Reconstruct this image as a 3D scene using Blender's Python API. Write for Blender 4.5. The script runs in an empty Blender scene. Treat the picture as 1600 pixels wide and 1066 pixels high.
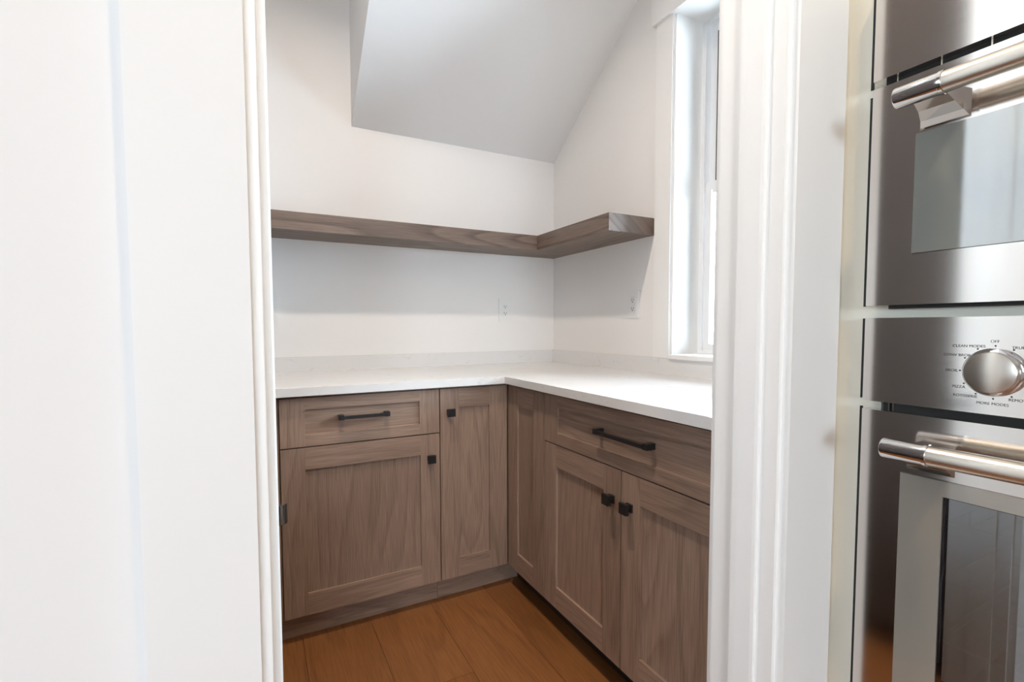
import bpy, bmesh, math, random
from mathutils import Vector, Matrix
random.seed(7)
S = bpy.context.scene
COL = S.collection

# ------------------------------------------------------------------ camera
CAM = (-1.5843, -2.4546, 1.1205)
YAW, PITCH, ROLL, FPX = 0.48, -0.0511, -0.0025, 751.16
fw = Vector((math.sin(YAW)*math.cos(PITCH), math.cos(YAW)*math.cos(PITCH), math.sin(PITCH)))
rt = Vector((math.cos(YAW), -math.sin(YAW), 0)); up = rt.cross(fw)
r2 = rt*math.cos(ROLL)+up*math.sin(ROLL); u2 = -rt*math.sin(ROLL)+up*math.cos(ROLL)
cd = bpy.data.cameras.new('camera'); cam = bpy.data.objects.new('camera', cd); COL.objects.link(cam)
cam.matrix_world = Matrix(((r2.x, u2.x, -fw.x, CAM[0]), (r2.y, u2.y, -fw.y, CAM[1]), (r2.z, u2.z, -fw.z, CAM[2]), (0, 0, 0, 1)))
cd.sensor_width = 36; cd.lens = FPX/1600*36; cd.shift_x = 5.35/1600; cd.shift_y = 16.59/1600
cd.clip_start = 0.02
S.camera = cam

# ------------------------------------------------------------------ world, exposure, large lights
W = bpy.data.worlds.new('sky'); S.world = W; W.use_nodes = True
bgn = W.node_tree.nodes['Background']
bgn.inputs[0].default_value = (0.74, 0.865, 1.0, 1); bgn.inputs[1].default_value = 26.0
S.view_settings.view_transform = 'Standard'; S.view_settings.look = 'None'
S.view_settings.exposure = 0.33; S.view_settings.gamma = 1.0; S.view_settings.use_curve_mapping = False
PANTRY_LAMP_W, KITCHEN_FILL_W = 16.5, 11.5  # the kitchen wattage drives added fill lamps out of view
LAMP_COL, KFILL_COL = (1.0, 0.86, 0.73), (1.0, 0.78, 0.54)
S.cycles.max_bounces = 12; S.cycles.diffuse_bounces = 6; S.cycles.glossy_bounces = 6; S.cycles.transparent_max_bounces = 12
S.cycles.sample_clamp_indirect = 6.0; S.cycles.caustics_reflective = False; S.cycles.caustics_refractive = False

def portal(loc, rot, sx, sy):
    l = bpy.data.lights.new('window_portal', 'AREA'); l.shape = 'RECTANGLE'; l.size = sx; l.size_y = sy
    l.cycles.is_portal = True
    o = bpy.data.objects.new('window_portal', l); COL.objects.link(o); o.location = loc; o.rotation_euler = rot; o['kind'] = 'helper'
portal((0.215, -1.295, 1.70), (0, math.radians(90), 0), 1.5, 0.74)          # pantry window


portal((-2.75, -6.65, 1.50), (math.radians(90), 0, 0), 1.9, 1.4)             # added kitchen far window

portal((-6.15, -4.15, 1.60), (0, math.radians(-90), 0), 1.3, 1.3)           # added kitchen side window

# ------------------------------------------------------------------ materials
def newmat(n):
    m = bpy.data.materials.new(n); m.use_nodes = True
    nt = m.node_tree; b = nt.nodes['Principled BSDF']
    return m, nt, b
def N(nt, t, **kw):
    n = nt.nodes.new(t)
    for k, v in kw.items(): setattr(n, k, v)
    return n
def L(nt, a, b): nt.links.new(a, b)
def math_node(nt, op, a, b=None):
    n = N(nt, 'ShaderNodeMath', operation=op)
    for i, v in enumerate((a, b)):
        if v is None: continue
        if isinstance(v, (int, float)): n.inputs[i].default_value = v
        else: L(nt, v, n.inputs[i])
    return n.outputs[0]
def mixc(nt, f, a, b):
    n = N(nt, 'ShaderNodeMix', data_type='RGBA')
    if isinstance(f, (int, float)): n.inputs[0].default_value = f
    else: L(nt, f, n.inputs[0])
    for i, v in ((6, a), (7, b)):
        if isinstance(v, tuple): n.inputs[i].default_value = (*v, 1)
        else: L(nt, v, n.inputs[i])
    return n.outputs[2]
def ramp(nt, f, *st):
    n = N(nt, 'ShaderNodeValToRGB'); e = n.color_ramp.elements
    while len(e) < len(st): e.new(0.5)
    for el, (p, c) in zip(e, st): el.position = p; el.color = (c, c, c, 1) if isinstance(c, (int, float)) else (*c, 1)
    L(nt, f, n.inputs[0]); return n.outputs[0]

def paint(n, col, rough=0.55, bump=0.02, scale=900, spec=0.5):
    m, nt, b = newmat(n)
    b.inputs['Base Color'].default_value = (*col, 1); b.inputs['Roughness'].default_value = rough; b.inputs['Specular IOR Level'].default_value = spec
    if bump:
        tc = N(nt, 'ShaderNodeNewGeometry'); no = N(nt, 'ShaderNodeTexNoise'); no.inputs['Scale'].default_value = scale
        L(nt, tc.outputs['Position'], no.inputs['Vector'])
        bp = N(nt, 'ShaderNodeBump'); bp.inputs['Strength'].default_value = bump; bp.inputs['Distance'].default_value = 0.002
        L(nt, no.outputs[0], bp.inputs['Height']); L(nt, bp.outputs[0], b.inputs['Normal'])
    return m

def wood(n, along, c_mid, c_dark, c_light, rough=0.5, ring=9.0, contrast=1.0, ringw=0.30, porew=0.40):
    """grain along 'x', 'y' or 'z' in world space, shifted per object"""
    m, nt, b = newmat(n)
    g = N(nt, 'ShaderNodeNewGeometry'); oi = N(nt, 'ShaderNodeObjectInfo'); sp = N(nt, 'ShaderNodeSeparateXYZ')
    L(nt, g.outputs['Position'], sp.inputs[0]); x, y, z = sp.outputs
    if along == 'z': ac, al = math_node(nt, 'ADD', x, y), z
    elif along == 'x': ac, al = math_node(nt, 'ADD', z, math_node(nt, 'MULTIPLY', y, 0.8)), x
    else: ac, al = math_node(nt, 'ADD', z, math_node(nt, 'MULTIPLY', x, 0.8)), y
    rnd = math_node(nt, 'MULTIPLY', oi.outputs['Random'], 37.0)
    def vec(sa, sl, dz=0.0):
        c = N(nt, 'ShaderNodeCombineXYZ')
        L(nt, math_node(nt, 'ADD', math_node(nt, 'MULTIPLY', ac, sa), rnd), c.inputs[0])
        L(nt, math_node(nt, 'ADD', math_node(nt, 'MULTIPLY', al, sl), rnd), c.inputs[1])
        L(nt, math_node(nt, 'ADD', rnd, dz), c.inputs[2]); return c.outputs[0]
    # growth-ring contours: level lines of a stretched smooth noise
    n1 = N(nt, 'ShaderNodeTexNoise'); n1.inputs['Scale'].default_value = 1.0; n1.inputs['Detail'].default_value = 1.5; n1.inputs['Roughness'].default_value = 0.4
    L(nt, vec(5.5, 0.55), n1.inputs['Vector'])
    fr = math_node(nt, 'FRACT', math_node(nt, 'MULTIPLY', n1.outputs[0], ring))
    rings = ramp(nt, fr, (0.0, 0.0), (0.55, 0.22), (0.88, 1.0), (1.0, 0.0))
    # fine pores
    n2 = N(nt, 'ShaderNodeTexNoise'); n2.inputs['Scale'].default_value = 1.0; n2.inputs['Detail'].default_value = 3.0
    L(nt, vec(330.0, 9.0, 3.1), n2.inputs['Vector'])
    pores = ramp(nt, n2.outputs[0], (0.40, 0.0), (0.62, 1.0))
    n3 = N(nt, 'ShaderNodeTexNoise'); n3.inputs['Scale'].default_value = 1.0; n3.inputs['Detail'].default_value = 2.0
    L(nt, vec(3.0, 0.8, 8.0), n3.inputs['Vector'])
    c0 = mixc(nt, ramp(nt, n3.outputs[0], (0.35, 0.0), (0.7, 1.0)), c_mid, c_light)
    f = math_node(nt, 'MULTIPLY', math_node(nt, 'ADD', math_node(nt, 'MULTIPLY', rings, ringw), math_node(nt, 'MULTIPLY', pores, porew)), contrast)
    col = mixc(nt, f, c0, c_dark)
    # board-to-board tone
    hv = N(nt, 'ShaderNodeHueSaturation')
    L(nt, math_node(nt, 'ADD', math_node(nt, 'MULTIPLY', oi.outputs['Random'], 0.16), 0.92), hv.inputs['Value'])
    L(nt, col, hv.inputs['Color']); L(nt, hv.outputs[0], b.inputs['Base Color'])
    b.inputs['Roughness'].default_value = rough
    bp = N(nt, 'ShaderNodeBump'); bp.inputs['Strength'].default_value = 0.15; bp.inputs['Distance'].default_value = 0.001; bp.invert = True
    L(nt, f, bp.inputs['Height']); L(nt, bp.outputs[0], b.inputs['Normal'])
    return m

M = {}
M['wall'] = paint('warm_white_wall_paint', (0.865, 0.85, 0.835), 0.8, spec=0.15)
M['ceil'] = paint('flat_white_ceiling_paint', (0.87, 0.86, 0.85), 0.85, spec=0.1)
M['trim'] = paint('white_satin_trim_paint', (0.89, 0.885, 0.87), 0.5, 0.0, spec=0.25)
M['vinyl'] = paint('white_window_vinyl', (0.86, 0.87, 0.88), 0.3, 0.0)
M['cream'] = paint('cream_cabinet_paint', (0.88, 0.83, 0.71), 0.4, 0.0)
M['plastic'] = paint('white_outlet_plastic', (0.84, 0.84, 0.83), 0.3, 0.0)
M['slot'] = paint('dark_slot', (0.02, 0.02, 0.02), 0.5, 0.0)
M['black'] = paint('matte_black_metal', (0.012, 0.012, 0.013), 0.38, 0.0)
M['gap'] = paint('black_vent_and_shadow_line', (0.01, 0.01, 0.01), 0.6, 0.0)  # for the vents, and for the painted shadow strips beside the ovens
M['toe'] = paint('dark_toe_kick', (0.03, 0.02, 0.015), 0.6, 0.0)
STM, STD, STL = (0.335, 0.226, 0.168), (0.155, 0.100, 0.071), (0.385, 0.268, 0.202)
for a in 'xyz': M['oak_'+a] = wood('stained_oak_'+a, a, STM, STD, STL, 0.45, 13.0)
M['espresso_z'] = wood('espresso_oak_z', 'z', (0.050, 0.036, 0.030), (0.022, 0.016, 0.013), (0.062, 0.046, 0.038), 0.85, 13.0)
M['espresso_y'] = wood('espresso_oak_y', 'y', (0.050, 0.036, 0.030), (0.022, 0.016, 0.013), (0.062, 0.046, 0.038), 0.85, 13.0)
M['shelf_x'] = wood('shelf_oak_x', 'x', (0.19, 0.135, 0.105), (0.055, 0.036, 0.028), (0.22, 0.16, 0.125), 0.45, 11.0, 1.1, 0.5, 0.3)
M['shelf_y'] = wood('shelf_oak_y', 'y', (0.19, 0.135, 0.105), (0.055, 0.036, 0.028), (0.22, 0.16, 0.125), 0.45, 11.0, 1.1, 0.5, 0.3)
M['floor'] = wood('floor_oak', 'y', (0.225, 0.088, 0.027), (0.095, 0.033, 0.010), (0.275, 0.112, 0.036), 0.38, 9.0, 0.8)

def quartz():
    m, nt, b = newmat('white_quartz')
    g = N(nt, 'ShaderNodeNewGeometry')
    n0 = N(nt, 'ShaderNodeTexNoise'); n0.inputs['Scale'].default_value = 9.0; n0.inputs['Detail'].default_value = 6.0; n0.inputs['Distortion'].default_value = 1.2
    L(nt, g.outputs['Position'], n0.inputs['Vector'])
    v = ramp(nt, n0.outputs[0], (0.485, 0.0), (0.50, 1.0), (0.515, 0.0))
    n1 = N(nt, 'ShaderNodeTexNoise'); n1.inputs['Scale'].default_value = 14.0; n1.inputs['Detail'].default_value = 3.0
    L(nt, g.outputs['Position'], n1.inputs['Vector'])
    f = math_node(nt, 'MULTIPLY', math_node(nt, 'MULTIPLY', v, ramp(nt, n1.outputs[0], (0.52, 0.0), (0.62, 1.0))), 0.30)
    L(nt, mixc(nt, f, (0.76, 0.75, 0.74), (0.38, 0.33, 0.28)), b.inputs['Base Color'])
    b.inputs['Roughness'].default_value = 0.07
    return m
M['quartz'] = quartz()

def metal(n, col, rough, aniso=0.0, brushed=None):
    m, nt, b = newmat(n)
    b.inputs['Base Color'].default_value = (*col, 1); b.inputs['Metallic'].default_value = 1.0
    b.inputs['Roughness'].default_value = rough
    if aniso: b.inputs['Anisotropic'].default_value = aniso
    if brushed:
        g = N(nt, 'ShaderNodeNewGeometry'); mp = N(nt, 'ShaderNodeMapping'); mp.inputs['Scale'].default_value = brushed
        no = N(nt, 'ShaderNodeTexNoise'); no.inputs['Scale'].default_value = 1.0; no.inputs['Detail'].default_value = 2.0
        L(nt, g.outputs['Position'], mp.inputs['Vector']); L(nt, mp.outputs[0], no.inputs['Vector'])
        L(nt, math_node(nt, 'ADD', math_node(nt, 'MULTIPLY', no.outputs[0], 0.03), rough-0.015), b.inputs['Roughness'])
    return m
M['steel'] = metal('brushed_stainless', (0.72, 0.68, 0.645), 0.11, 0.0, (40, 4, 900))
M['bar'] = metal('satin_steel_bar', (0.72, 0.67, 0.60), 0.26)
M['chrome'] = metal('polished_chrome', (0.80, 0.80, 0.80), 0.05)
M['bronze'] = metal('dark_nickel', (0.22, 0.22, 0.22), 0.18)
M['rack'] = metal('oven_rack_chrome', (0.75, 0.75, 0.75), 0.25)

def coated_glass(n, base, refl, rough, transp=0.0, tint=(1, 1, 1)):
    """flat glass: a share of mirror reflection over a tint that lets light through or hides it"""
    m = bpy.data.materials.new(n); m.use_nodes = True; nt = m.node_tree; nt.nodes.clear()
    out = N(nt, 'ShaderNodeOutputMaterial'); gl = N(nt, 'ShaderNodeBsdfGlossy'); gl.inputs['Roughness'].default_value = rough
    gl.inputs['Color'].default_value = (0.95, 0.97, 1, 1)
    if transp: back = N(nt, 'ShaderNodeBsdfTransparent'); back.inputs[0].default_value = (*tint, 1)
    else: back = N(nt, 'ShaderNodeBsdfDiffuse'); back.inputs[0].default_value = (*base, 1)
    lw = N(nt, 'ShaderNodeFresnel'); lw.inputs[0].default_value = 1.5
    f = math_node(nt, 'MINIMUM', math_node(nt, 'ADD', lw.outputs[0], refl-0.04), 1.0)
    mx = N(nt, 'ShaderNodeMixShader'); L(nt, f, mx.inputs[0]); L(nt, back.outputs[0], mx.inputs[1]); L(nt, gl.outputs[0], mx.inputs[2])
    L(nt, mx.outputs[0], out.inputs[0]); return m
M['pane'] = coated_glass('window_glass', None, 0.05, 0.0, 1.0, (0.96, 0.98, 0.98))
M['frit'] = coated_glass('taupe_backed_oven_glass', (0.30, 0.27, 0.23), 0.14, 0.06)
M['frit_green'] = coated_glass('grey_green_backed_oven_glass', (0.24, 0.25, 0.22), 0.30, 0.05)
M['ovenpane'] = coated_glass('dark_oven_window_glass', None, 0.25, 0.01, 1.0, (0.35, 0.35, 0.37))
M['enamel'] = paint('dark_blue_grey_oven_enamel', (0.05, 0.05, 0.06), 0.35, 0.0)
def emit(n, col, st):
    m = bpy.data.materials.new(n); m.use_nodes = True; nt = m.node_tree; nt.nodes.clear()
    e = N(nt, 'ShaderNodeEmission'); e.inputs[0].default_value = (*col, 1); e.inputs[1].default_value = st
    o = N(nt, 'ShaderNodeOutputMaterial'); L(nt, e.outputs[0], o.inputs[0]); return m
M['lens'] = emit('lamp_lens', LAMP_COL, 12.0)

# ------------------------------------------------------------------ mesh helpers
def wloc(o):
    v = Vector(o.location)
    return v + (wloc(o.parent) if o.parent else Vector())
def link(name, me, mat, parent=None, loc=(0, 0, 0)):
    o = bpy.data.objects.new(name, me); COL.objects.link(o)
    if mat is not None and not me.materials: me.materials.append(M[mat] if isinstance(mat, str) else mat)
    o.parent = parent
    o.location = Vector(loc) - (wloc(parent) if parent else Vector())
    return o
def finish(bm, name, mat, parent, bev=0.0, seg=2, smooth=False):
    if bev: bmesh.ops.bevel(bm, geom=[e for e in bm.edges if len(e.link_faces) != 2 or e.calc_face_angle(1.0) > 0.15], offset=bev, segments=seg, affect='EDGES', profile=0.5, clamp_overlap=True)
    bmesh.ops.recalc_face_normals(bm, faces=list(bm.faces))
    xs = [v.co for v in bm.verts]
    c = Vector(((min(v.x for v in xs)+max(v.x for v in xs))/2, (min(v.y for v in xs)+max(v.y for v in xs))/2, min(v.z for v in xs)))
    bmesh.ops.translate(bm, verts=list(bm.verts), vec=-c)
    if smooth:
        for f in bm.faces: f.smooth = True
    me = bpy.data.meshes.new(name); bm.to_mesh(me); bm.free()
    return link(name, me, mat, parent, c)
def bm_box(bm, x0, x1, y0, y1, z0, z1):
    x0, x1 = sorted((x0, x1)); y0, y1 = sorted((y0, y1)); z0, z1 = sorted((z0, z1))
    v = [bm.verts.new(c) for c in ((x0, y0, z0), (x1, y0, z0), (x1, y1, z0), (x0, y1, z0), (x0, y0, z1), (x1, y0, z1), (x1, y1, z1), (x0, y1, z1))]
    for f in ((3, 2, 1, 0), (4, 5, 6, 7), (0, 1, 5, 4), (1, 2, 6, 5), (2, 3, 7, 6), (3, 0, 4, 7)): bm.faces.new([v[i] for i in f])
def box(name, x0, x1, y0, y1, z0, z1, mat, parent=None, bev=0.0, seg=2):
    bm = bmesh.new(); bm_box(bm, x0, x1, y0, y1, z0, z1); return finish(bm, name, mat, parent, bev, seg)
def boxes(name, lst, mat, parent=None, bev=0.0):
    bm = bmesh.new()
    for b in lst: bm_box(bm, *b)
    return finish(bm, name, mat, parent, bev)
def prism(name, poly, z0, z1, mat, parent=None, bev=0.0, axis='z'):
    """poly in the plane across 'axis': z -> (x,y), y -> (x,z), x -> (y,z)"""
    bm = bmesh.new()
    pt = {'z': lambda a, b, t: (a, b, t), 'y': lambda a, b, t: (a, t, b), 'x': lambda a, b, t: (t, a, b)}[axis]
    lo = [bm.verts.new(pt(a, b, z0)) for a, b in poly]; hi = [bm.verts.new(pt(a, b, z1)) for a, b in poly]
    bm.faces.new(lo); bm.faces.new(hi[::-1]); n = len(poly)
    for i in range(n): bm.faces.new((lo[i], lo[(i+1) % n], hi[(i+1) % n], hi[i]))
    return finish(bm, name, mat, parent, bev)
def lathe(name, prof, axis, origin, mat, parent=None, n=48):
    """profile (radius, distance along axis) spun about 'x','y','z' through origin"""
    bm = bmesh.new(); rings = []
    for r, d in prof:
        rg = []
        for k in range(n):
            a = 2*math.pi*k/n; p, q = r*math.cos(a), r*math.sin(a)
            co = {'x': (d, p, q), 'y': (p, d, q), 'z': (p, q, d)}[axis]
            rg.append(bm.verts.new(Vector(co)+Vector(origin)))
        rings.append(rg)
    for a, b in zip(rings, rings[1:]):
        for k in range(n): bm.faces.new((a[k], a[(k+1) % n], b[(k+1) % n], b[k]))
    bm.faces.new(rings[0]); bm.faces.new(rings[-1])
    o = finish(bm, name, mat, parent)
    for f in o.data.polygons: f.use_smooth = len(f.vertices) == 4
    try: o.data.set_sharp_from_angle(angle=math.radians(35))
    except Exception: pass
    return o
def rod(bm, a, b, r, n=8):
    a, b = Vector(a), Vector(b); d = (b-a).normalized(); s = d.orthogonal().normalized(); t = d.cross(s)
    A = [bm.verts.new(a+(s*math.cos(2*math.pi*k/n)+t*math.sin(2*math.pi*k/n))*r) for k in range(n)]
    B = [bm.verts.new(b+(s*math.cos(2*math.pi*k/n)+t*math.sin(2*math.pi*k/n))*r) for k in range(n)]
    for k in range(n): bm.faces.new((A[k], A[(k+1) % n], B[(k+1) % n], B[k]))
    bm.faces.new(A[::-1]); bm.faces.new(B)
def thing(name, label, cat, loc, group=None):
    o = bpy.data.objects.new(name, None); COL.objects.link(o); o.location = loc; o.empty_display_size = 0.1
    o['label'] = label; o['category'] = cat
    if group: o['group'] = group
    return o
def tag(o, label, cat, group=None):
    o['label'] = label; o['category'] = cat
    if group: o['group'] = group
    return o
def struct(o, label=None, cat=None):
    o['kind'] = 'structure'
    if label: o['label'] = label
    if cat: o['category'] = cat
    return o
def sempty(name, loc, label, cat):
    o = bpy.data.objects.new(name, None); COL.objects.link(o); o.location = loc; o.empty_display_size = 0.1
    return struct(o, label, cat)
def wall(name, axis, t0, t1, a0, a1, z0, z1, holes, mat, label):
    """wall slab across axis from t0 to t1, running a0..a1, with rectangular holes (a0,a1,z0,z1)"""
    A = sorted({a0, a1, *[h[i] for h in holes for i in (0, 1)]}); Z = sorted({z0, z1, *[h[i] for h in holes for i in (2, 3)]})
    bm = bmesh.new()
    for i in range(len(A)-1):
        for j in range(len(Z)-1):
            ca, cz = (A[i]+A[i+1])/2, (Z[j]+Z[j+1])/2
            if any(h[0] < ca < h[1] and h[2] < cz < h[3] for h in holes): continue
            if axis == 'x': bm_box(bm, t0, t1, A[i], A[i+1], Z[j], Z[j+1])
            else: bm_box(bm, A[i], A[i+1], t0, t1, Z[j], Z[j+1])
    bmesh.ops.remove_doubles(bm, verts=list(bm.verts), dist=1e-5)
    seen = {}
    for f in list(bm.faces): seen.setdefault(tuple(sorted(v.index for v in f.verts)), []).append(f)
    bm.verts.index_update(); seen = {}
    for f in list(bm.faces): seen.setdefault(tuple(sorted(v.index for v in f.verts)), []).append(f)
    dead = [f for fs in seen.values() if len(fs) > 1 for f in fs]
    bmesh.ops.delete(bm, geom=dead, context='FACES')
    return struct(finish(bm, name, mat, None), label, 'wall')

# ------------------------------------------------------------------ room shell
H = 3.05
YW = -1.9286                       # kitchen face of the door wall
YI = -1.8026                       # pantry face of the door wall
JL, JR = -1.5793, -0.7797          # door jamb faces
DH = 2.40
WY0, WY1, WZ0, WZ1 = -1.645, -0.945, 0.982, 2.425   # clear pantry window opening
XL = -2.22                         # pantry left wall
wall('wall_back', 'y', 0.0, 0.12, XL-0.12, 0.0, -0.03, H, [], 'wall', 'warm white pantry back wall above the worktop')
wall('wall_right', 'x', 0.0, 0.20, -6.6, 0.12, -0.03, H, [(WY0-0.014, WY1+0.014, WZ0-0.01, WZ1+0.014)], 'wall', 'warm white pantry side wall with the tall window')
wall('wall_front', 'y', YW, YI, -6.0, 0.0, 0.0, H, [(JL-0.02, JR+0.02, 0.0, DH+0.02)], 'wall', 'white kitchen wall around the pantry doorway')
wall('wall_left', 'x', XL-0.12, XL, YI, 0.0, 0.0, H, [], 'wall', 'pantry end wall behind the tall cabinet')
wall('wall_kitchen_left', 'x', -6.12, -6.0, -6.6, YI, -0.03, H, [(-4.75, -3.55, 1.05, 2.15)], 'wall', 'kitchen side wall with small added window')
wall('wall_kitchen_back', 'y', -6.62, -6.5, -6.0, 0.0, -0.03, H, [(-3.50, -1.95, 1.00, 2.00)], 'wall', 'kitchen far wall with an added window behind the camera')
struct(box('ceiling', -6.12, 0.20, -6.62, 0.12, H, H+0.1, 'ceil'), 'flat white ceiling over pantry and kitchen', 'ceiling')
# sloped soffit under the stairs
ZS, SL, XS = 2.0896, 0.7462, -1.1589
struct(prism('ceiling_soffit', [(0.0, ZS), (0.0, H), (-(H-ZS)/SL, H)], XS, 0.0, 'ceil', axis='x'), 'sloped white soffit dropping to the pantry back wall', 'soffit')

# floor boards
fl = struct(box('floor', -6.0, 0.0, -6.5, 0.0, -0.04, -0.0155, 'toe'), 'brown oak plank floor', 'floor')
PWID = 0.2395
edges = [-0.990 + PWID*k for k in range(-22, 6)]
for i, x0 in enumerate(edges):
    xa, xb = max(x0, -6.0), min(x0+PWID, 0.0)
    if xb-xa < 0.02: continue
    y = -6.5; cuts = [-6.5]
    if abs(x0+PWID+0.990) < 1e-6: cuts += [-4.6, -2.9, -1.062, 0.0]
    elif abs(x0+0.990) < 1e-6: cuts += [-5.2, -3.5, -1.75, 0.0]
    elif abs(x0+0.7505) < 1e-3: cuts += [-4.9, -3.1, -1.48, 0.0]
    else:
        while y < -0.4:
            y += random.uniform(1.2, 2.1); cuts.append(min(y, 0.0))
        cuts[-1] = 0.0
    for a, b in zip(cuts, cuts[1:]):
        if b-a < 0.05: continue
        box('plank', xa+0.0006, xb-0.0006, a+0.0006, b-0.0006, -0.0155, 0.0, 'floor', fl, 0.0012, 1)

# ------------------------------------------------------------------ doorway
D = sempty('door_1', ((JL+JR)/2, (YW+YI)/2, 0), 'white cased pantry doorway with moulded stops', 'doorway')
JY0, JY1 = YW-0.002, YI+0.002
box('jamb', JL-0.02, JL, JY0, JY1, 0, DH, 'trim', D, 0.0025)
box('jamb', JR, JR+0.02, JY0, JY1, 0, DH, 'trim', D, 0.0025)
box('head_jamb', JL-0.02, JR+0.02, JY0, JY1, DH, DH+0.02, 'trim', D, 0.0015)
SY0, SY1, SP = -1.8986, -1.850, 0.0105      # door stop, with an eased near side
def stop(s, xj):
    q = [(xj, SY0), (xj+s*0.0075, SY0), (xj+s*0.0088, SY0+0.006), (xj+s*0.0094, SY0+0.020), (xj+s*SP, SY1-0.012), (xj+s*SP, SY1), (xj, SY1)]
    return prism('door_stop', q, 0, DH, 'trim', D, 0.0006)
stop(1, JL); stop(-1, JR)
box('head_stop', JL+SP, JR-SP, SY0, SY1, DH-SP, DH, 'trim', D, 0.0015)
CW, CT = 0.0889, 0.018
for ya, yb in ((YW-CT, YW), (YI, YI+CT)):
    box('casing', JL-0.0103-CW, JL-0.0103, ya, yb, 0, DH+0.010, 'trim', D, 0.003)
    box('casing', JR+0.010, JR+0.010+CW+(0.050 if ya < YW else 0), ya, yb, 0, DH+0.010, 'trim', D, 0.003)
    box('head_casing', JL-0.0103-CW-0.012, JR+0.010+CW+(0.050 if ya < YW else 0.012), ya-(0.006 if ya < YW else 0), yb+(0.006 if ya > YW else 0), DH+0.010, DH+0.15, 'trim', D, 0.003)
# strike plate with its curled lip
st = box('strike_plate', JL, JL+0.0016, YI-0.040, YI+0.002, 0.858, 0.915, 'rack', D, 0.0004)
bm = bmesh.new(); path = [(JL+0.0008, YI+0.0005)]+[(JL+0.0110+0.0100*math.sin(math.radians(q)), YI+0.0100-0.0085*math.cos(math.radians(q))) for q in range(-60, 151, 15)]
t = 0.0024; prev = None; npth = len(path)
for k_, (x, y) in enumerate(path):
    h = 0.0125 if k_ < npth-4 else 0.0125*(1-0.12*(k_-npth+5)); zc = 0.8862
    a_, b_ = path[max(k_-1, 0)], path[min(k_+1, npth-1)]; dx, dy = b_[0]-a_[0], b_[1]-a_[1]; l_ = math.hypot(dx, dy); nx, ny = -dy/l_*t/2, dx/l_*t/2
    cur = [bm.verts.new(c) for c in ((x-nx, y-ny, zc-h), (x+nx, y+ny, zc-h), (x+nx, y+ny, zc+h), (x-nx, y-ny, zc+h))]
    if prev:
        for k in range(4): bm.faces.new((prev[k], prev[(k+1) % 4], cur[(k+1) % 4], cur[k]))
    else: bm.faces.new(cur)
    prev = cur
bm.faces.new(prev[::-1]); finish(bm, 'strike_lip', 'bronze', st)

# ------------------------------------------------------------------ pantry window
Wn = sempty('window_1', (0.1, (WY0+WY1)/2, WZ0), 'tall white double hung window with flat casing', 'window')
ct = 0.020
box('casing', -ct, 0, WY1+0.0067, -0.8458, 0.9835, 2.421, 'trim', Wn, 0.0015)
box('casing', -ct, 0, WY0-0.0992, WY0-0.0067, 0.9835, 2.421, 'trim', Wn, 0.0015)
box('header', -0.034, 0, WY0-0.115, -0.829, 2.421, 2.56, 'trim', Wn, 0.0015)
box('header_cap', -0.045, 0, WY0-0.127, -0.817, 2.56, 2.582, 'trim', Wn, 0.002)
box('window_sill', -0.030, 0.150, WY0-0.004, WY1+0.0015, 0.9835, 1.0015, 'trim', Wn, 0.0015)
box('jamb_liner', -0.006, 0.150, WY1, WY1+0.013, 1.0015, WZ1, 'trim', Wn, 0.001)
box('jamb_liner', -0.006, 0.150, WY0-0.013, WY0, 1.0015, WZ1, 'trim', Wn, 0.001)
box('head_liner', -0.006, 0.150, WY0-0.013, WY1+0.013, WZ1, WZ1+0.013, 'trim', Wn, 0.001)
def ring_frame(name, x0, x1, y0, y1, z0, z1, w, wb, wt, mat, parent, bev=0.0015):
    """four separate members under one part"""
    o = box(name, x0, x1, y1-w, y1, z0, z1, mat, parent, bev)
    box('stile', x0, x1, y0, y0+w, z0, z1, mat, o, bev)
    box('rail', x0, x1, y0+w, y1-w, z0, z0+wb, mat, o, bev)
    box('rail', x0, x1, y0+w, y1-w, z1-wt, z1, mat, o, bev)
    return o
ring_frame('window_frame', 0.150, 0.200, WY0-0.01, WY1+0.01, 0.985, WZ1+0.010, 0.030, 0.030, 0.030, 'vinyl', Wn)
ls = ring_frame('lower_sash', 0.158, 0.176, WY0+0.022, WY1-0.022, 1.014, 1.742, 0.030, 0.030, 0.034, 'vinyl', Wn)
us = ring_frame('upper_sash', 0.180, 0.198, WY0+0.022, WY1-0.022, 1.708, 2.405, 0.036, 0.034, 0.034, 'vinyl', Wn)
box('pane', 0.165, 0.169, WY0+0.050, WY1-0.050, 1.042, 1.710, 'pane', ls)
box('pane', 0.187, 0.191, WY0+0.056, WY1-0.056, 1.740, 2.373, 'pane', us)
box('gasket', 0.1745, 0.1795, WY1-0.064, WY1-0.058, 1.742, 2.371, 'black', us)
box('sash_lock', 0.150, 0.158, WY1-0.088, WY1-0.066, 1.690, 1.712, 'vinyl', ls, 0.002)

struct(box('added_sky_blocker', 0.20, 1.80, -6.6, 1.2, 2.58, 2.70, 'trim'), 'unseen white roof slab added to block high sky from the pantry window', 'light blocker')  # unseen slab added to cut steep sky light on the worktop

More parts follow.
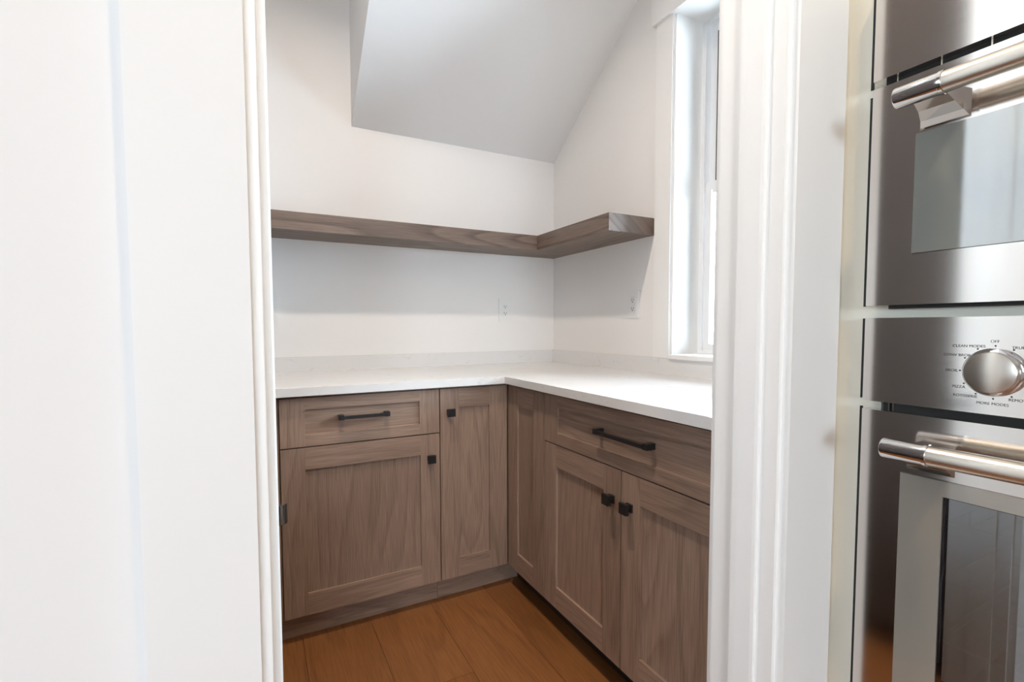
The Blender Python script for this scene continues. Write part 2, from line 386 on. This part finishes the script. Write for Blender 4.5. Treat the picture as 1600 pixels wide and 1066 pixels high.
# unseen kitchen windows, added to bring daylight to the doorway and pantry
def simple_window(name, axis, t0, t1, a0, a1, z0, z1, nmul, label):
    w = sempty(name, ((t0+t1)/2, (a0+a1)/2, z0) if axis == 'x' else ((a0+a1)/2, (t0+t1)/2, z0), label, 'window')
    def B(n, a, b, c, d, m, tt=(t0, t1)):
        return box(n, tt[0], tt[1], a, b, c, d, m, w, 0.002) if axis == 'x' else box(n, a, b, tt[0], tt[1], c, d, m, w, 0.002)
    f = 0.05
    B('frame', a0, a0+f, z0, z1, 'vinyl'); B('frame', a1-f, a1, z0, z1, 'vinyl'); B('frame', a0+f, a1-f, z0, z0+f, 'vinyl'); B('frame', a0+f, a1-f, z1-f, z1, 'vinyl')
    for k in range(1, nmul): c = a0+(a1-a0)*k/nmul; B('mullion', c-0.04, c+0.04, z0+f, z1-f, 'vinyl')
    tm = (t0+t1)/2
    for k in range(nmul):
        B('pane', a0+(a1-a0)*k/nmul+0.03, a0+(a1-a0)*(k+1)/nmul-0.03, z0+0.03, z1-0.03, 'pane', (tm-0.002, tm+0.002))

simple_window('added_window_side', 'x', -6.09, -6.03, -4.75, -3.55, 1.05, 2.15, 2, 'small kitchen window of two lights added in the side wall for daylight')
simple_window('added_window_far', 'y', -6.59, -6.53, -3.50, -1.95, 1.00, 2.00, 2, 'kitchen window of two lights added in the far wall for daylight')

# ------------------------------------------------------------------ cabinets
FB, FR = -0.6497, -0.6498         # front planes of the two base runs
def knob(parent, axis, px, pz, f):
    """square black knob on a front at plane f; axis 'y' faces -Y, axis 'x' faces -X, 'X' faces +X"""
    def B(bm, h, d0, d1):
        if axis == 'y': bm_box(bm, px-h, px+h, f-d1, f-d0, pz-h, pz+h)
        elif axis == 'x': bm_box(bm, f-d1, f-d0, px-h, px+h, pz-h, pz+h)
        else: bm_box(bm, f+d0, f+d1, px-h, px+h, pz-h, pz+h)
    bm = bmesh.new(); B(bm, 0.0115, 0.0, 0.007); B(bm, 0.0070, 0.006, 0.020); B(bm, 0.0155, 0.019, 0.029)
    return finish(bm, 'knob', 'black', parent, 0.0012)
def pull(parent, axis, p0, p1, pz, f):
    bm = bmesh.new(); s = 0.0085
    def B(a, b, d0, d1, z0, z1):
        if axis == 'y': bm_box(bm, a, b, f-d1, f-d0, z0, z1)
        elif axis == 'x': bm_box(bm, f-d1, f-d0, a, b, z0, z1)
        else: bm_box(bm, f+d0, f+d1, a, b, z0, z1)
    p0, p1 = sorted((p0, p1))
    for a in (p0, p1-2*s): B(a, a+2*s, 0.0, 0.031, pz-s, pz+s)
    B(p0+2*s-0.001, p1-2*s+0.001, 0.022, 0.033, pz-0.0062, pz+0.0050)
    return finish(bm, 'pull_handle', 'black', parent, 0.0014)
def shaker(name, parent, axis, a0, a1, z0, z1, f, sw, rw, drawer=False, g='oak_'):
    """recessed panel with two stiles and two rails around it; a0..a1 runs along x (axis y) or y (axis x)"""
    a0, a1 = sorted((a0, a1)); th, rc = 0.020, 0.0085
    hg = 'x' if axis == 'y' else 'y'
    def B(n, a, b, c, d, d0, d1, m, p, bev):
        if axis == 'y': return box(n, a, b, f+d0, f+d1, c, d, m, p, bev)
        if axis == 'x': return box(n, f+d0, f+d1, a, b, c, d, m, p, bev)
        return box(n, f-d1, f-d0, a, b, c, d, m, p, bev)
    o = B(name, a0+sw-0.004, a1-sw+0.004, z0+rw-0.004, z1-rw+0.004, rc, rc+0.007, g+(hg if drawer else 'z'), parent, 0.0)
    for a, b in ((a0, a0+sw), (a1-sw, a1)): B('stile', a, b, z0, z1, 0, th, g+'z', o, 0.0011)
    for c, d in ((z0, z0+rw), (z1-rw, z1)): B('rail', a0+sw, a1-sw, c, d, 0, th, g+hg, o, 0.0011)
    return o

ZT, ZM, ZB = 0.8751, 0.7014, 0.0972
CTOP, CBOT = 0.914, 0.8847
GP = 0.0021
# drawer-and-door unit on the back wall
c1 = thing('base_cabinet', 'grey brown oak base cabinet with one drawer over one wide door', 'cabinet', (-1.25, -0.32, 0))
box('body', -1.5955, -0.954, FB+0.0225, -0.002, ZB+0.001, CBOT-0.004, 'oak_z', c1)
box('toe_kick', -1.5955, -0.954, -0.600, -0.582, 0.0005, ZB+0.0005, 'oak_x', c1)
box('filler', -1.5955, -1.5316, FB+0.004, FB+0.022, ZB, 0.8790, 'oak_z', c1, 0.001)
d = shaker('drawer_front', c1, 'y', -1.5276, -0.9533-GP, ZM+GP, ZT, FB, 0.080, 0.041, True)
pull(d, 'y', -1.3350, -1.1545, 0.7978, FB+0.0085)
d = shaker('door', c1, 'y', -1.5276, -0.9533-GP, ZB, ZM-GP, FB, 0.0785, 0.078)
knob(d, 'y', -0.9950, 0.6045, FB)
# corner unit with a folding pair of narrow doors
c2 = thing('corner_cabinet', 'grey brown oak corner cabinet with two narrow doors meeting at right angles', 'cabinet', (-0.45, -0.45, 0))
prism('body', [(-0.9525, FB+0.0225), (-0.9525, -0.002), (-0.002, -0.002), (-0.002, -0.9430), (FR+0.0225, -0.9430), (FR+0.0225, FB+0.0225)], ZB+0.001, CBOT-0.004, 'oak_z', c2)
box('toe_kick', -0.9525, -0.560, -0.600, -0.582, 0.0005, ZB+0.0005, 'oak_x', c2)
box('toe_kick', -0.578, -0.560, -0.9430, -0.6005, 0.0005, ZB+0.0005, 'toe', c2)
d = shaker('door', c2, 'y', -0.9533+GP, -0.6545, ZB, ZT, FB, 0.0815, 0.0785)
knob(d, 'y', -0.9125, 0.7812, FB)
shaker('door', c2, 'x', -0.9433+GP, -0.6545, ZB, ZT, FR, 0.079, 0.0775)
# drawer and double door unit under the window
c3 = thing('base_cabinet', 'dark oak base cabinet under the window with wide drawer over a pair of doors', 'cabinet', (-0.32, -1.37, 0))
box('body', FR+0.0225, -0.002, -1.8005, -0.9440, ZB+0.001, CBOT-0.004, 'oak_z', c3)
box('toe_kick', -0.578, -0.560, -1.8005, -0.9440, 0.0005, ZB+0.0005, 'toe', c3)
d = shaker('drawer_front', c3, 'x', -0.9433-GP, -1.8000, 0.6996+GP, ZT, FR, 0.085, 0.041, True)
pull(d, 'x', -1.2640, -1.5000, 0.7972, FR+0.0085)
d = shaker('door', c3, 'x', -0.9433-GP, -1.3738+GP, ZB, 0.6996-GP, FR, 0.080, 0.0785)
knob(d, 'x', -1.3340, 0.6035, FR)
d = shaker('door', c3, 'x', -1.3738-GP, -1.8000, ZB, 0.6996-GP, FR, 0.079, 0.0785)
knob(d, 'x', -1.4125, 0.6015, FR)
# tall cabinet lining the hidden end of the pantry, reflected in the ovens
c4 = thing('tall_cabinet', 'tall dark brown cabinet lining the end wall of the pantry', 'cabinet', (-1.91, -0.9, 0))
box('body', XL+0.002, -1.626, -1.795, -0.002, ZB, 2.38, 'espresso_z', c4)
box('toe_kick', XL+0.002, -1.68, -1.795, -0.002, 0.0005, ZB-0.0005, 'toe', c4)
for k in range(3):
    a0 = -1.795+k*0.379
    d = shaker('door', c4, 'X', a0+GP, a0+0.379-GP, ZB, 2.376, -1.6025, 0.075, 0.09, False, 'espresso_')
    knob(d, 'X', a0+(0.34 if k != 1 else 0.04), 1.05, -1.6025)

# worktop and upstands
tag(prism('worktop', [(-1.596, -0.674), (-1.596, -0.001), (-0.001, -0.001), (-0.001, -1.8015), (-0.6763, -1.8015), (-0.6763, -0.674)], CBOT, CTOP, 'quartz', None, 0.0015),
    'white quartz L shaped worktop on the oak base cabinets', 'worktop')
ZBS = 0.9827
tag(box('backsplash', -1.596, -0.0205, -0.0199, -0.0005, CTOP, ZBS, 'quartz', None, 0.001), 'low white quartz upstand along the back wall', 'backsplash')
tag(box('backsplash', -0.0199, -0.0005, -1.8015, -0.0005, CTOP, ZBS, 'quartz', None, 0.001), 'low white quartz upstand below the window', 'backsplash')

# floating shelf
sh = thing('floating_shelf', 'thick grey brown oak corner shelf floating on the walls', 'shelf', (-0.8, -0.12, 1.529))
box('board', -1.596, -0.0005, -0.238, -0.0005, 1.529, 1.6044, 'shelf_x', sh, 0.001)
box('board', -0.2568, -0.0005, -0.8263, -0.2385, 1.529, 1.6044, 'shelf_y', sh, 0.001)

# ------------------------------------------------------------------ outlets
def outlet(label, axis, c, z, w, h, gfci):
    if axis == 'y': o = thing('outlet', label, 'outlet', (c, 0, z), 'wall outlets')
    else: o = thing('outlet', label, 'outlet', (0, c, z), 'wall outlets')
    def B(n, a, b, z0, z1, d0, d1, m, p, bev=0.0):
        if axis == 'y': return box(n, c+a, c+b, -d1, -d0, z+z0, z+z1, m, p, bev)
        return box(n, -d1, -d0, c-b, c-a, z+z0, z+z1, m, p, bev)
    pl = B('cover_plate', -w/2, w/2, -h/2, h/2, 0.0012, 0.0068, 'plastic', o, 0.0012)
    B('mounting_strap', -w/2+0.004, w/2-0.004, -h/2+0.004, h/2-0.004, 0.0001, 0.0015, 'slot', o)
    zs = (0.0195, -0.0195)
    if gfci:
        f = B('receptacle', -0.0165, 0.0165, -0.0335, 0.0335, 0.0062, 0.0082, 'plastic', o, 0.0006); faces = (f, f); zs = (0.020, -0.020)
        B('reset_button', -0.007, 0.007, 0.001, 0.006, 0.0075, 0.0092, 'plastic', f); B('test_button', -0.007, 0.007, -0.006, -0.001, 0.0075, 0.0092, 'plastic', f)
        B('seam', -0.0155, 0.0155, 0.0338, 0.0344, 0.0060, 0.0070, 'slot', o)
    else: faces = [B('receptacle', -0.0165, 0.0165, q-0.0145, q+0.0145, 0.0062, 0.0084, 'plastic', o, 0.0008) for q in zs]
    for f, q in zip(faces, zs):
        for s, hh in ((-0.0063, 0.0042), (0.0063, 0.0036)): B('slot', s-0.0013, s+0.0013, q+0.003-hh, q+0.003+hh, 0.0072, 0.0087, 'slot', f)
        B('ground_hole', -0.0026, 0.0026, q-0.0095, q-0.0045, 0.0072, 0.0087, 'slot', f)
    return o
outlet('white duplex outlet on the back wall near the corner', 'y', -0.331, 1.217, 0.078, 0.130, False)
outlet('white outlet on the back wall half hidden by the door frame', 'y', -1.542, 1.2135, 0.078, 0.126, False)
outlet('white outlet beside the window casing', 'x', -0.699, 1.225, 0.080, 0.126, True)

# ------------------------------------------------------------------ ovens
XO = -0.6396; XF = -0.610
OY1, OY0 = -1.9943, -2.7503
oc = thing('oven_cabinet', 'cream painted tall cabinet housing the stainless ovens', 'cabinet', (-0.3, -2.37, 0))
box('stile', XF, XF+0.02, -2.010, YW-0.0005, 0.0, 2.60, 'cream', oc, 0.001)
box('stile', XF, XF+0.02, -2.815, -2.735, 0.0, 2.60, 'cream', oc, 0.001)
box('rail', XF, XF+0.02, -2.735, -2.010, 1.1300, 1.1600, 'cream', oc, 0.001)
box('upper_panel', XF, XF+0.02, -2.735, -2.010, 1.716, 2.60, 'cream', oc, 0.001)
box('lower_panel', XF, XF+0.02, -2.735, -2.010, 0.0, 0.338, 'cream', oc, 0.001)
box('side_panel', XF+0.02, -0.001, YW-0.019, YW-0.0005, 0.0, 2.60, 'cream', oc)
box('side_panel', XF+0.02, -0.001, -2.815, -2.796, 0.0, 2.60, 'cream', oc)
box('top_panel', XF+0.02, -0.001, -2.796, YW-0.019, 2.58, 2.60, 'cream', oc)

def handle(parent, zc):
    """bar handle: satin bar between polished ends carried on flared brackets"""
    xc = XO-0.060; r = 0.0158; e0, e1 = -2.055, -2.113; mir = OY0+OY1
    bar = lathe('handle', [(r*0.97, e1-0.001), (r*0.97, mir-e1+0.001)], 'y', (xc, 0, zc), 'bar', parent, 40)
    for s in (0, 1):
        f = (lambda y: y) if s == 0 else (lambda y: mir-y)
        lathe('end_cap', [(0.0135, f(e0)), (0.0152, f(e0-0.001)), (r, f(e0-0.003)), (r, f(e1+0.003)), (r*1.07, f(e1+0.0022)), (r*1.07, f(e1-0.0022)), (r*0.97, f(e1-0.003))], 'y', (xc, 0, zc), 'chrome', bar, 40)
        bm = bmesh.new(); prev = None
        for dx, ha, zu, zl in ((0.050, 0.020, 0.006, -0.012), (0.030, 0.022, 0.004, -0.020), (0.012, 0.026, 0.002, -0.030), (0.0002, 0.031, 0.0, -0.040)):
            yc = f(-2.094); x = XO-dx
            cur = [bm.verts.new(v) for v in ((x, yc-ha, zc+zl), (x, yc+ha, zc+zl), (x, yc+ha, zc+zu), (x, yc-ha, zc+zu))]
            if prev:
                for k in range(4): bm.faces.new((prev[k], prev[(k+1) % 4], cur[(k+1) % 4], cur[k]))
            else: bm.faces.new(cur)
            prev = cur
        bm.faces.new(prev[::-1]); finish(bm, 'bracket', 'steel', bar, 0.002)
    return bar
def panel_with_hole(name, y0, y1, z0, z1, hy0, hy1, hz0, hz1, parent):
    bm = bmesh.new()
    x0, x1 = XO, XO+0.022
    o = [(y0, z0), (y1, z0), (y1, z1), (y0, z1)]; h = [(hy0, hz0), (hy1, hz0), (hy1, hz1), (hy0, hz1)]
    vo0 = [bm.verts.new((x0, *q)) for q in o]; vh0 = [bm.verts.new((x0, *q)) for q in h]; vo1 = [bm.verts.new((x1, *q)) for q in o]; vh1 = [bm.verts.new((x1, *q)) for q in h]
    for k in range(4):
        j = (k+1) % 4
        bm.faces.new((vo0[k], vo0[j], vh0[j], vh0[k])); bm.faces.new((vo1[k], vo1[j], vh1[j], vh1[k]))
        bm.faces.new((vo0[k], vo0[j], vo1[j], vo1[k])); bm.faces.new((vh0[k], vh0[j], vh1[j], vh1[k]))
    return finish(bm, name, 'steel', parent, 0.0012)

# upper oven
u = thing('speed_oven', 'upper stainless built in oven with wide grey glass door', 'oven', (-0.32, -2.372, 1.16))
boxes('body', [(XF+0.021, -0.03, -2.730, -2.715, 1.165, 1.710), (XF+0.021, -0.03, -2.030, -2.015, 1.165, 1.710), (-0.045, -0.03, -2.715, -2.030, 1.165, 1.710),
               (XF+0.021, -0.045, -2.715, -2.030, 1.165, 1.180), (XF+0.021, -0.045, -2.715, -2.030, 1.500, 1.710)], 'enamel', u)
box('top_trim', XO, XO+0.030, OY0, OY1, 1.5362, 1.715, 'steel', u, 0.0012)
box('vent_gap', XO+0.016, XO+0.0295, OY0+0.012, OY1-0.012, 1.5225, 1.5365, 'gap', u)
for k in range(12): yy = OY1-0.030-k*0.058; box('vent_fin', XO+0.010, XO+0.0155, yy-0.002, yy, 1.5235, 1.5358, 'bar', u)
ud = panel_with_hole('door', OY0, OY1, 1.1556, 1.5228, -2.6858, -2.0588, 1.2376, 1.4275, u)
box('window_glass', XO-0.004, XO+0.004, -2.6858+0.0005, -2.0588-0.0005, 1.2376+0.0005, 1.4275-0.0005, 'frit_green', ud, 0.0012)
handle(ud, 1.4712)
box('bottom_vent', XO+0.014, XO+0.0295, OY0+0.01, OY1-0.028, 1.1500, 1.1555, 'gap', u)

box('side_shadow_line', XF-0.0015, XF-0.0002, -1.9815, -1.9768, 1.1556, 1.5228, 'gap', u)  # black strip on the filler paints the shadow line beside the door
box('side_shadow_line', XF-0.0015, XF-0.0002, -1.9815, -1.9768, 1.5362, 1.715, 'gap', u)

# lower oven
o2 = thing('wall_oven', 'lower stainless wall oven with round selector knob and dark window', 'oven', (-0.32, -2.372, 0.34))
# hollow body (cavity open to the window)
boxes('body', [(XF+0.021, -0.03, -2.730, -2.715, 0.345, 1.128), (XF+0.021, -0.03, -2.030, -2.015, 0.345, 1.128), (-0.045, -0.03, -2.715, -2.030, 0.345, 1.128),
               (XF+0.021, -0.045, -2.715, -2.030, 0.345, 0.365), (XF+0.021, -0.045, -2.715, -2.030, 0.930, 1.128)], 'enamel', o2)
pn = box('control_panel', XO, XO+0.030, OY0, OY1, 0.9907, 1.1344, 'steel', o2, 0.0012)
box('vent_gap', XO+0.014, XO+0.0295, OY0+0.02, OY1-0.026, 0.9755, 0.9905, 'gap', o2)
for yy in (-2.031, -2.037): box('vent_fin', XO+0.006, XO+0.0135, yy-0.002, yy, 0.9765, 0.9900, 'chrome', o2)
for za, zb in ((0.345, 0.9757), (0.9907, 1.1344)): box('side_shadow_line', XF-0.0015, XF-0.0002, -1.9815, -1.9768, za, zb, 'gap', o2)  # same painted shadow line along the lower oven
KY, KZ = -2.1640, 1.0530
lathe('knob_ring', [(0.0345, XO-0.0002), (0.0350, XO-0.004), (0.0335, XO-0.007), (0.0315, XO-0.008)], 'x', (0, KY, KZ), 'chrome', pn, 56)
kb = lathe('selector_knob', [(0.0300, XO-0.006), (0.0300, XO-0.016), (0.0290, XO-0.0185), (0.0280, XO-0.0190)], 'x', (0, KY, KZ), 'bar', pn, 56)
od = panel_with_hole('door', OY0, OY1, 0.345, 0.9757, -2.6889, -2.0557, 0.440, 0.8787, o2)
handle(od, 0.9265)
# glass pane: taupe printed border around a clear dark window
bm = bmesh.new()
GO = (-2.6884, -2.0562, 0.4405, 0.8782); GI = (-2.6319, -2.1127, 0.500, 0.8540)
for xx in (XO-0.004, XO+0.004):
    o_ = [bm.verts.new((xx, a, b)) for a, b in ((GO[0], GO[2]), (GO[1], GO[2]), (GO[1], GO[3]), (GO[0], GO[3]))]
    i_ = [bm.verts.new((xx, a, b)) for a, b in ((GI[0], GI[2]), (GI[1], GI[2]), (GI[1], GI[3]), (GI[0], GI[3]))]
    for k in range(4): bm.faces.new((o_[k], o_[(k+1) % 4], i_[(k+1) % 4], i_[k]))
    if xx < XO: po, pi = o_, i_
for k in range(4):
    j = (k+1) % 4
    bm.faces.new((po[k], po[j], o_[j], o_[k])); bm.faces.new((pi[k], pi[j], i_[j], i_[k]))
finish(bm, 'glass_border', 'frit', od, 0.0012)
box('window_glass', XO-0.0025, XO+0.0025, GI[0]+0.0012, GI[1]-0.0012, GI[2]+0.0012, GI[3]-0.0012, 'ovenpane', od)
for zr in (0.800, 0.705, 0.600):
    bm = bmesh.new()
    for a in (-2.695, -2.090): rod(bm, (-0.585, a, zr), (-0.08, a, zr), 0.003)
    for xx in (-0.585, -0.42, -0.25, -0.08): rod(bm, (xx, -2.695, zr-0.003), (xx, -2.090, zr-0.003), 0.003)
    for k in range(22): a = -2.680+k*0.0276; rod(bm, (-0.585, a, zr), (-0.08, a, zr), 0.0016, 6)
    rod(bm, (-0.585, -2.125, zr), (-0.585, -2.125, zr+0.022), 0.0025)
    finish(bm, 'oven_rack', 'rack', o2)

# printed legend round the knob
def legend(txt, y, z, size, align):
    c = bpy.data.curves.new('legend', 'FONT'); c.body = txt; c.size = size; c.align_x = align; c.align_y = 'CENTER'; c.extrude = 0.00008
    o = bpy.data.objects.new('legend', c); COL.objects.link(o)
    bpy.context.view_layer.update()
    me = bpy.data.meshes.new_from_object(o.evaluated_get(bpy.context.evaluated_depsgraph_get())); bpy.data.objects.remove(o)
    Rm = Matrix(((0, 0, -1), (-1, 0, 0), (0, 1, 0))).to_4x4()      # text x -> -Y, text y -> +Z, facing -X
    me.transform(Rm); me.materials.clear(); me.materials.append(M['black'])
    ob = bpy.data.objects.new('legend', me); COL.objects.link(ob); ob.parent = pn; ob.location = Vector((XO-0.0003, y, z))-wloc(pn); return ob
SZ = 0.0056
for txt, y, z, al in (('OFF', -2.1632, 1.0978, 'CENTER'), ('CLEAN MODES', -2.1155, 1.0902, 'LEFT'), ('CONV BROIL', -2.1050, 1.0763, 'LEFT'), ('BROIL', -2.1080, 1.0526, 'LEFT'),
                      ('PIZZA', -2.1172, 1.0282, 'LEFT'), ('ROTISSERIE', -2.1185, 1.0152, 'LEFT'), ('MORE MODES', -2.1633, 1.0068, 'CENTER'), ('REMOTE', -2.1800, 1.0150, 'LEFT'), ('TRUE CONV', -2.1808, 1.0893, 'LEFT')):
    legend(txt, y, z, SZ, al)
for k in range(12):
    a = math.radians(90+k*360/12+ (0)); R = 0.0385
    y, z = KY-R*math.cos(a), KZ+R*math.sin(a)
    if k in (0, 1, 2, 3, 4, 5, 6, 7, 8, 11): lathe('dial_mark', [(0.0012, XO+0.0001), (0.0012, XO-0.0003)], 'x', (0, y, z), 'black', pn, 10)

# ------------------------------------------------------------------ recessed lamps
def downlight(x, y, power, col, label, group=None):
    t = thing('recessed_light', label, 'ceiling light', (x, y, H), group)
    lathe('trim_ring', [(0.062, H-0.0003), (0.085, H-0.0005), (0.083, H-0.006), (0.066, H-0.008), (0.062, H-0.004)], 'z', (x, y, 0), 'trim', t, 40)
    lathe('lens', [(0.060, H-0.0005), (0.060, H-0.003)], 'z', (x, y, 0), 'lens', t, 40)
    l = bpy.data.lights.new('lamp', 'AREA'); l.shape = 'DISK'; l.size = 0.10; l.spread = math.radians(142); l.energy = power; l.color = col
    o = bpy.data.objects.new('lamp', l); COL.objects.link(o); o.parent = t; o.location = (0, 0, -0.0095)
downlight(-1.34, -1.285, PANTRY_LAMP_W, LAMP_COL, 'round recessed downlight in the pantry ceiling')
for x, y, w in ((-1.20, -2.75, 'nearest the ovens'), (-2.60, -4.70, 'over the middle of the kitchen')):  # unseen lamps added to brighten the kitchen side of the doorway
    downlight(x, y, KITCHEN_FILL_W, KFILL_COL, 'added unseen kitchen fill downlight '+w, 'added kitchen fill lights')
